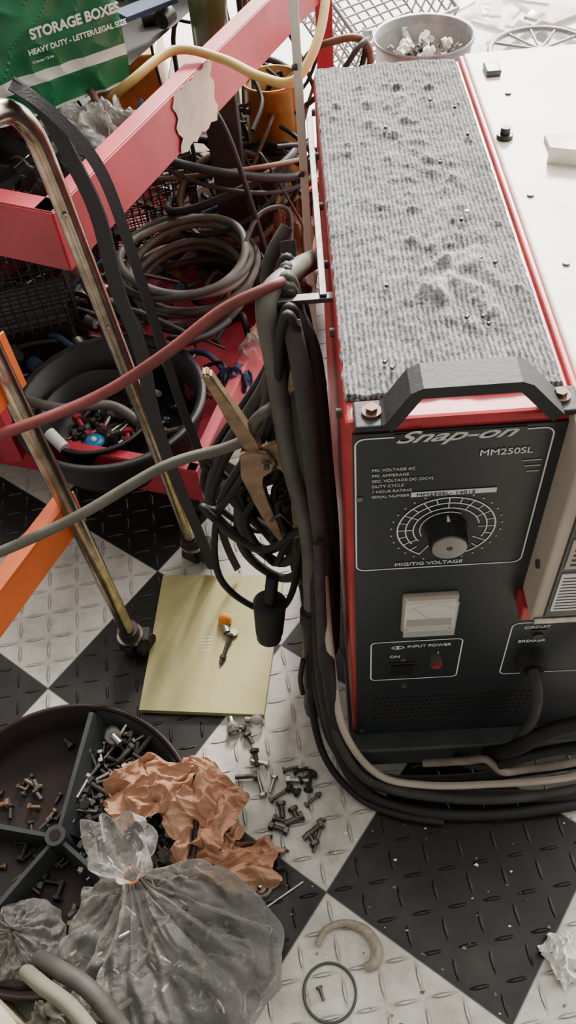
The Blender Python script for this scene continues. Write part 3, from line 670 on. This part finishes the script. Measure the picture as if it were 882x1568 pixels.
b.beam(C+r*.97+Vector((0,0,.15)),C+r*.97+Vector((0,0,.70)),.035,.035,M_redcart); b.beam(C+r*.97+f*.72+Vector((0,0,.15)),C+r*.97+f*.72+Vector((0,0,.70)),.035,.035,M_redcart)
b.beam(C+f*.30+Vector((0,0,.15)),C+f*.30+Vector((0,0,.70)),.035,.035,M_redcart)
for p in P:
    q=p+(sum(P,Vector())/4-p)*.12; b.cyl((q.x-.012,q.y,.045),(q.x+.012,q.y,.045),.045,M_rubber,24); b.beam((q.x,q.y,.045),(q.x,q.y,.10),.03,.04,M_dsteel)
cart=b.build("red_shop_cart",origin=(0,0,0))
b=B()
vs=[]; nx,nzz=12,9
for i in range(nx+1):
    for j in range(nzz+1):
        u=i/nx-.5; v=j/nzz-.5; w=nz(u*5,v*5,2)*.004
        vs.append(C+r*(.40+u*.13+.006*math.sin(v*17))+Vector((0,0,.70+v*.096+.004*math.sin(u*23)))-f*(.0045+abs(w)))
b.add(vs,[[i*(nzz+1)+j,(i+1)*(nzz+1)+j,(i+1)*(nzz+1)+j+1,i*(nzz+1)+j+1] for i in range(nx) for j in range(nzz)],M_tape,True); b.build("masking_tape_label")
def pan(c,R,h,mt,seg=56):
    b=B(); b.lathe(c,[(0,.002),(R*.78,.002),(R*.86,h*.3),(R*.95,h*.96),(R*1.03,h),(R*1.04,h*.93),(R*.99,h*.9),(R*.9,h*.28),(R*.80,-.0),(0,-.0)],mt,seg); return b
b=pan((-.435,.60,.113),.185,.12,M_blackpl)
rn=random.Random(55)
for k in range(34):
    a=rn.uniform(0,6.3); q=rn.uniform(.02,.13); t=rn.uniform(0,6.3); b.bolt((-.435+q*math.cos(a),.60+q*math.sin(a),.125),(math.cos(t),math.sin(t),.15),rn.uniform(.02,.07),.005,rn.choice((M_dsteel,M_dark,M_brownj,M_steel)),True)
dpan=b.build("oil_drain_pan",origin=(-.435,.60,.113))
b=pan((-.47,.60,.126),.115,.075,M_blackpl)
b.lathe((-.475,.545,.165),[(0,.008),(.012,.008),(.018,.006),(.020,0)],M_bluep,24); b.lathe((-.475,.545,.165),[(0,.011),(.005,.011),(.006,.008)],M_warn,16)
b.tube([(-.60,.60,.24),(-.53,.58,.23),(-.44,.60,.21),(-.38,.56,.20)],.010,M_greycable,10)
b.tube([(-.42,.66,.18),(-.38,.62,.23),(-.33,.58,.25)],.006,M_steel,8); b.cyl((-.52,.50,.2),(-.55,.53,.215),.012,M_warn,16)
for k in range(20):
    a=rn.uniform(0,6.3); q=rn.uniform(.0,.08); t=rn.uniform(0,6.3); b.bolt((-.47+q*math.cos(a),.60+q*math.sin(a),.14),(math.cos(t),math.sin(t),.2),rn.uniform(.02,.05),.006,rn.choice((M_dsteel,M_dark,M_rubber2,M_steel,M_dark,M_redcart)),True)
b.build("small_bowl_of_parts",parent=dpan)
b=B(); rn=random.Random(4)
for k in range(8):
    R=.135+rn.uniform(-.014,.012); cx0=-.285+rn.uniform(-.01,.01); cy0=.93+rn.uniform(-.012,.012); z=.225+k*.014; ph=rn.random()*6
    b.tube([(cx0+R*math.cos(t*PI/7),cy0+R*math.sin(t*PI/7),z+.010*math.sin(t*PI/7*2+ph)) for t in range(14)],.0085,M_greycable if k%2 else M_rubber2,10,closed=True)
b.tube([(-.16,.93,.33),(-.12,1.0,.36),(-.06,1.02,.34),(-.08,.90,.25),(-.14,.85,.2)],.005,M_rubber2,8)
b.tube([(-.42,.9,.3),(-.40,.78,.24),(-.33,.72,.25),(-.25,.74,.25),(-.2,.8,.24)],.0075,M_rubber,8)
b.tube([(-.47,1.0,.24),(-.50,.88,.30),(-.46,.80,.32),(-.36,.76,.30),(-.28,.74,.26)],.006,M_rubber,8)
b.build("air_hose_coil")
def wirebasket(b,M,w,d,h,n,mt,t=.0018):
    for i in range(n+1):
        x=-w/2+w*i/n
        for s in (-1,1): b.tube([M@Vector((x,s*d/2,0)),M@Vector((x,s*d/2,h))],t,mt,4,sub=1,caps=False)
        b.tube([M@Vector((x,-d/2,0)),M@Vector((x,d/2,0))],t,mt,4,sub=1,caps=False)
        y=-d/2+d*i/n
        for s in (-1,1): b.tube([M@Vector((s*w/2,y,0)),M@Vector((s*w/2,y,h))],t,mt,4,sub=1,caps=False)
        b.tube([M@Vector((-w/2,y,0)),M@Vector((w/2,y,0))],t,mt,4,sub=1,caps=False)
    m=max(3,int(n*h/w))
    for k in range(m+1):
        z=h*k/m; q=[M@Vector((sx*w/2,sy*d/2,z)) for sx,sy in((-1,-1),(1,-1),(1,1),(-1,1))]
        for i in range(4): b.tube([q[i],q[(i+1)%4]],t*(1.8 if k==m else 1),mt,4,sub=1,caps=False)
b=B(); wirebasket(b,Matrix.Translation((-.44,1.24,.20))@Matrix.Rotation(.3,4,'Z'),.28,.20,.22,16,M_dsteel); b.build("wire_mesh_basket")
b=B(); wirebasket(b,Matrix.Translation((-.66,.88,.25))@Matrix.Rotation(.25,4,'Z'),.24,.2,.20,12,M_rubber); b.box(-.10,.10,-.08,.08,.116,.25,M_dark,.004,Matrix.Translation((-.66,.88,0))@Matrix.Rotation(.25,4,'Z')); b.build("mesh_tote")
b=B(); b.lathe((-.085,1.30,.113),[(0,0),(.060,0),(.063,.01),(.063,.38),(.067,.39),(.061,.39),(.061,.02),(0,.02)],M_wood,40); b.build("amber_tin_can")
b=B()
b.lathe((-.20,1.22,.113),[(.0,0),(.10,0),(.115,.08),(.125,.14),(.118,.14),(.10,.02),(0,.015)],M_brownj,40)
for k in range(6): b.tube([(-.19+(.12+.014*k)*math.cos(t*PI/8),1.13+(.12+.012*k)*math.sin(t*PI/8)*.8,.32+.025*k+.06*math.sin(t*PI/8+k)) for t in range(16)],.005 if k%2 else .009,M_rubber if k%3 else M_brownj,8,closed=True)
rn=random.Random(77)
for k in range(30):
    x=rn.uniform(-.24,-.02); y=rn.uniform(1.10,1.6); z=rn.uniform(.25,.55); t=rn.uniform(0,6.3)
    b.tube([(x,y,z),(x+.08*math.cos(t),y+.08*math.sin(t),z+rn.uniform(-.06,.1)),(x+.16*math.cos(t+.5),y+.16*math.sin(t+.5),z+rn.uniform(-.1,.1)),(x+.1*math.cos(t+1.5),y+.2*math.sin(t+1.2),.13)],rn.uniform(.003,.008),rn.choice((M_rubber,M_rubber,M_brownj,M_rubber2)),8)
for k in range(5): b.box(-.1,.1,-.07,.07,0,.11,rn.choice((M_dark,M_brownj)),.006,Matrix.Translation((rn.uniform(-.30,-.08),1.42+.055*k,.115))@Matrix.Rotation(rn.uniform(0,3),4,'Z'))
sheet(b,(-.07,1.10,.22),.07,.08,.12,M_brownj,7,.5,34)
b.build("tangled_cables_and_scrap",parent=cart)
specs=[("red_rag",(-.27,.68,.15),.03,.03,.05,mat("red_cloth",(.18,.02,.03),.8,0,.4,30,.4,9),4),("denim_scrap",(-.195,.70,.15),.035,.03,.06,M_blue,5),
 ("grey_shop_rag",(-.07,1.00,.15),.05,.06,.09,mat("grey_cloth",(.16,.16,.15),.85,0,.4,30,.4,9),6),
 ("clear_bag",(-.13,.77,.16),.05,.04,.08,M_film2,9)]
for nme,c,rx,ry,hh,mt,sd in specs:
    b=B(); sheet(b,c,rx,ry,hh,mt,sd,sd*.7,34); b.build(nme)
b=B(); lump(b,(-.78,1.25,.26),(.12,.12,.15),M_blackpl,8,.2,4); b.build("black_trash_bag")
b=B(); rn=random.Random(21); inv=[M_dark,M_dark,M_brownj,M_dsteel,M_rubber2,M_rubber,M_rubber,M_steel,M_blue,M_redcart]
for k in range(300):
    u,v=rn.uniform(.05,1.0),rn.uniform(.04,.76); p=D+r2*u+f2*v; z=rn.uniform(.12,.22); t=rn.uniform(0,6.3); L=rn.uniform(.03,.16)
    if (Vector((-.435,.60))-p.to_2d()).length<.20: continue
    if v<.10 and u<.25: continue
    kind=rn.random(); mt=rn.choice(inv); d=Vector((math.cos(t),math.sin(t),rn.uniform(-.15,.5)))*L
    a=Vector((p.x,p.y,z))
    if kind<.45: b.tube([a,a+d*.5+Vector((rn.uniform(-.03,.03),0,rn.uniform(0,.04))),a+d],rn.uniform(.0025,.008),mt,8,sub=5)
    elif kind<.6: b.beam(a,a+d,rn.uniform(.01,.04),rn.uniform(.003,.02),mt)
    elif kind<.8: b.cyl(a,a+d*.4,rn.uniform(.008,.03),mt,18)
    else: b.bolt(a,d,L*.6,.006,mt,True)
b.build("tray_scrap_parts",parent=cart)
b=B()
for k in range(120):
    u,v=rn.uniform(.1,1.0),rn.uniform(.06,.72); p=C+r*u+f*v; z=rn.uniform(.66,.72); t=rn.uniform(0,6.3); L=rn.uniform(.04,.14)
    if v<.24 and u>.35: continue
    mt=rn.choice(inv); d=Vector((math.cos(t),math.sin(t),rn.uniform(-.1,.2)))*L; a=Vector((p.x,p.y,z)); kind=rn.random()
    if kind<.5: b.tube([a,a+d*.5+Vector((0,0,.02)),a+d],rn.uniform(.002,.007),mt,8,sub=5)
    elif kind<.7: b.beam(a,a+d,rn.uniform(.02,.05),rn.uniform(.004,.02),mt)
    else: b.cyl(a,a+d*.4,rn.uniform(.01,.025),mt,18)
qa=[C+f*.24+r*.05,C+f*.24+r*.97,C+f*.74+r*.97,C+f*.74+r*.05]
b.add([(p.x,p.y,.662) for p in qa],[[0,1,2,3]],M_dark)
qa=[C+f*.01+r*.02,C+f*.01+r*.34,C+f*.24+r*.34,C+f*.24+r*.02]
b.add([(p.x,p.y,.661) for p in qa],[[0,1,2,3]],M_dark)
b.build("upper_shelf_clutter",parent=cart)
# storage box pack
b=B()
A0=Vector((-.296,.805,.0)); fl=Vector((-.192,-.119,0)).normalized(); bk=Vector((-fl.y,fl.x,0)); 
if bk.y<0: bk=-bk
Wd,Hh,Dp=.50,.24,.30; z0=.735
def P3(u,v,z,off=0): return A0+fl*u+bk*v+Vector((0,0,z))-bk*off
nu,nv=90,60; vs=[]
for i in range(nu+1):
    for j in range(nv+1):
        u=Wd*i/nu; z=z0+Hh*j/nv; w=.007*nz(u*14,z*14,0)+.004*(1-abs(nz(u*22,z*18,3))*3)
        vs.append(P3(u,0,z,w))
def zone(u,z):
    s=z0+.030+.016*math.sin(u*6.0+1.2)
    return M_wht if s<z<s+.014+.02*u or z<z0+.006 else M_green
for i in range(nu):
    for j in range(nv):
        a=i*(nv+1)+j; u=Wd*(i+.5)/nu; z=z0+Hh*(j+.5)/nv
        b.add([vs[a],vs[a+nv+1],vs[a+nv+2],vs[a+1]],[[0,1,2,3]],zone(u,z),False)
q=[P3(0,0,z0),P3(0,Dp,z0),P3(0,Dp,z0+Hh),P3(0,0,z0+Hh)]; b.add(q,[[0,1,2,3]],M_green)
q=[P3(0,0,z0+Hh),P3(Wd,0,z0+Hh),P3(Wd,Dp,z0+Hh),P3(0,Dp,z0+Hh)]; b.add(q,[[0,1,2,3]],M_wht)
q=[P3(0,Dp,z0),P3(Wd,Dp,z0),P3(Wd,Dp,z0+Hh),P3(0,Dp,z0+Hh)]; b.add(q,[[0,1,2,3]],M_green)
q=[P3(Wd,0,z0),P3(Wd,Dp,z0),P3(Wd,Dp,z0+Hh),P3(Wd,0,z0+Hh)]; b.add(q,[[0,1,2,3]],M_green)
sb=b.build("storage_box_pack",origin=A0)
ang=math.atan2(-fl.y,-fl.x)
def boxtext(s,u,z,size,bold=0):
    c=bpy.data.curves.new("t",'FONT'); c.body=s; c.size=size; c.extrude=.0005; c.offset=bold; c.materials.append(M_white)
    o=bpy.data.objects.new("box_lettering",c); bpy.context.collection.objects.link(o); o.parent=sb
    o.location=P3(u,0,z,.0095)-A0; o.rotation_euler=(PI/2,0,ang)
boxtext("STORAGE BOXES",.146,.843,.0190,.0006); boxtext("HEAVY DUTY - LETTER/LEGAL SIZE",.156,.823,.0105,.0002); boxtext("12 boxes / 12 lids",.155,.811,.005)
b=B(); sheet(b,(-.345,.655,.70),.080,.060,.080,M_film2,31,.3,60,1.2,True); b.build("clear_plastic_bag")
b=B(); sheet(b,(-.385,.55,.68),.07,.035,.08,M_dark,33,.5,40); b.build("black_rag")
b=B(); sheet(b,(-.265,.73,.685),.028,.04,.055,M_blue,35,.3,36); b.build("blue_rag")
b=B(); sheet(b,(-.44,.505,.69),.04,.03,.04,mat("pink_cloth",(.25,.04,.06),.8,0,.3,30,.3,9),37,.2,36); b.build("pink_rag")
b=B(); b.tube([(-.36,.80,.70),(-.292,.770,.75),(-.223,.835,.765),(-.146,.812,.755),(-.082,.735,.755),(-.03,.705,.76),(.012,.76,.80),(.03,.87,.85),(.02,1.02,.86),(-.02,1.3,.8)],.0075,M_yel,12); b.build("yellow_hose")
b=B(); b.lathe((-.19,1.16,.60),[(0,0),(.036,0),(.038,.02),(.036,.15),(.02,.18),(.014,.21),(0,.21)],mat("olive_bottle",(.07,.075,.03),.2),28); b.beam((-.19,1.16,.113),(-.19,1.16,.60),.07,.07,M_dark,.004); b.build("bottle_on_carton",parent=cart)
b=B()
for z in (.15,.6,1.05): b.box(-1.6,-.15,1.75,1.99,z,z+.03,M_dark,.003)
for x in (-1.6,-.9,-.17): b.box(x,x+.03,1.75,1.78,0,1.1,M_dark,.002); b.box(x,x+.03,1.96,1.99,0,1.1,M_dark,.002)
rn=random.Random(31)
for z in (.18,.63):
    x=-1.55
    while x<-.3:
        w=rn.uniform(.08,.2); b.box(x,x+w*.9,1.77,1.96,z,z+rn.uniform(.12,.32),rn.choice((M_dark,M_brownj,M_rubber2,M_beige,M_wood)),.006); x+=w
b.build("storage_shelf")
# ------------------------------------------------------------------ bright background objects, right
M_bucket=mat("pale_galvanised",(.36,.36,.35),.5,.3,.1,60,.3,30)
b=B()
b.lathe((.31,1.70,0),[(0,.0),(.11,.0),(.115,.01),(.125,.40),(.132,.405),(.132,.395),(.124,.38),(.118,.30),(0,.28)],M_bucket,48)
rn=random.Random(41)
for k in range(30):
    a=rn.uniform(0,6.3); r0=rn.uniform(0,.09); t=rn.uniform(0,6.3); b.bolt((.31+r0*math.cos(a),1.70+r0*math.sin(a),.33),(math.cos(t),math.sin(t),.7),rn.uniform(.03,.09),.009,rn.choice((M_steel,M_whitejunk)),True)
b.build("scrap_bucket")
b=B(); wirebasket(b,Matrix.Translation((.20,2.15,.25))@Matrix.Rotation(.6,4,'Z')@Matrix.Rotation(.5,4,'X'),.36,.3,.15,10,M_bucket,.004)
b.beam((.20,2.15,0),(.20,2.15,.25),.03,.03,M_bucket); b.build("wire_dish_rack")
b=B()
for k in range(90):
    x,y,z=rn.uniform(.55,1.5),rn.uniform(1.95,3.0),rn.uniform(.05,.3); t=rn.uniform(0,6.3); L=rn.uniform(.1,.4)
    a=Vector((x,y,z)); d=Vector((math.cos(t),math.sin(t),rn.uniform(-.1,.5)))*L
    mt=rn.choice((M_whitejunk,M_whitejunk,M_whitejunk,M_bucket,M_steel))
    if rn.random()<.6: b.tube([a,a+d],rn.uniform(.006,.014),mt,8,sub=1)
    else: b.beam(a,a+d,rn.uniform(.02,.10),.01,mt)
b.build("scrap_metal_pile")
b=B(); wx,wy=.62,1.70
for k in range(12): b.tube([(wx,wy,.34),(wx+.13*math.cos(k*PI/6),wy+.13*math.sin(k*PI/6),.34)],.004,M_bucket,6,sub=1)
b.tube([(wx+.13*math.cos(t*PI/8),wy+.13*math.sin(t*PI/8),.34) for t in range(16)],.008,M_bucket,8,closed=True); b.cyl((wx,wy,0),(wx,wy,.34),.02,M_bucket,12); b.build("small_wheel")
# ------------------------------------------------------------------ light, world, camera
w=bpy.data.worlds.new("daylight"); bpy.context.scene.world=w; w.use_nodes=True
nt=w.node_tree; bg=nt.nodes["Background"]
tc=nt.nodes.new("ShaderNodeTexCoord"); dt=nt.nodes.new("ShaderNodeVectorMath"); dt.operation='DOT_PRODUCT'
dv=Vector((.45,.80,.45)).normalized(); dt.inputs[1].default_value=dv
nt.links.new(tc.outputs["Generated"],dt.inputs[0])
mr=nt.nodes.new("ShaderNodeMapRange"); mr.interpolation_type='SMOOTHSTEP'; nt.links.new(dt.outputs["Value"],mr.inputs[0])
mr.inputs[1].default_value=.30; mr.inputs[2].default_value=.98; mr.inputs[3].default_value=.40; mr.inputs[4].default_value=5.8
nt.links.new(mr.outputs[0],bg.inputs[1]); bg.inputs[0].default_value=(1,.955,.885,1)
sd=bpy.data.lights.new("sun",'SUN'); sd.energy=11; sd.angle=math.radians(12); sd.color=(1,.94,.86)
so=bpy.data.objects.new("sun",sd); bpy.context.collection.objects.link(so); so.location=(1,3,3)
dirv=Vector((-.22,-1,-.66)); so.rotation_euler=dirv.to_track_quat('-Z','Y').to_euler()
cd=bpy.data.cameras.new("camera"); co=bpy.data.objects.new("camera",cd); bpy.context.collection.objects.link(co); bpy.context.scene.camera=co
cd.sensor_fit='HORIZONTAL'; cd.sensor_width=36; cd.lens=36*1537.4/1080; cd.clip_start=.02
Rm=Matrix.Rotation(.0699,4,'Z')@Matrix.Rotation(PI/2-.9018,4,'X')@Matrix.Rotation(-.1173,4,'Z')
co.matrix_world=Matrix.Translation((-.0273,-.5877,1.3366))@Rm
vsn=bpy.context.scene.view_settings
try: vsn.view_transform='AgX'
except Exception: pass
vsn.exposure=0.35
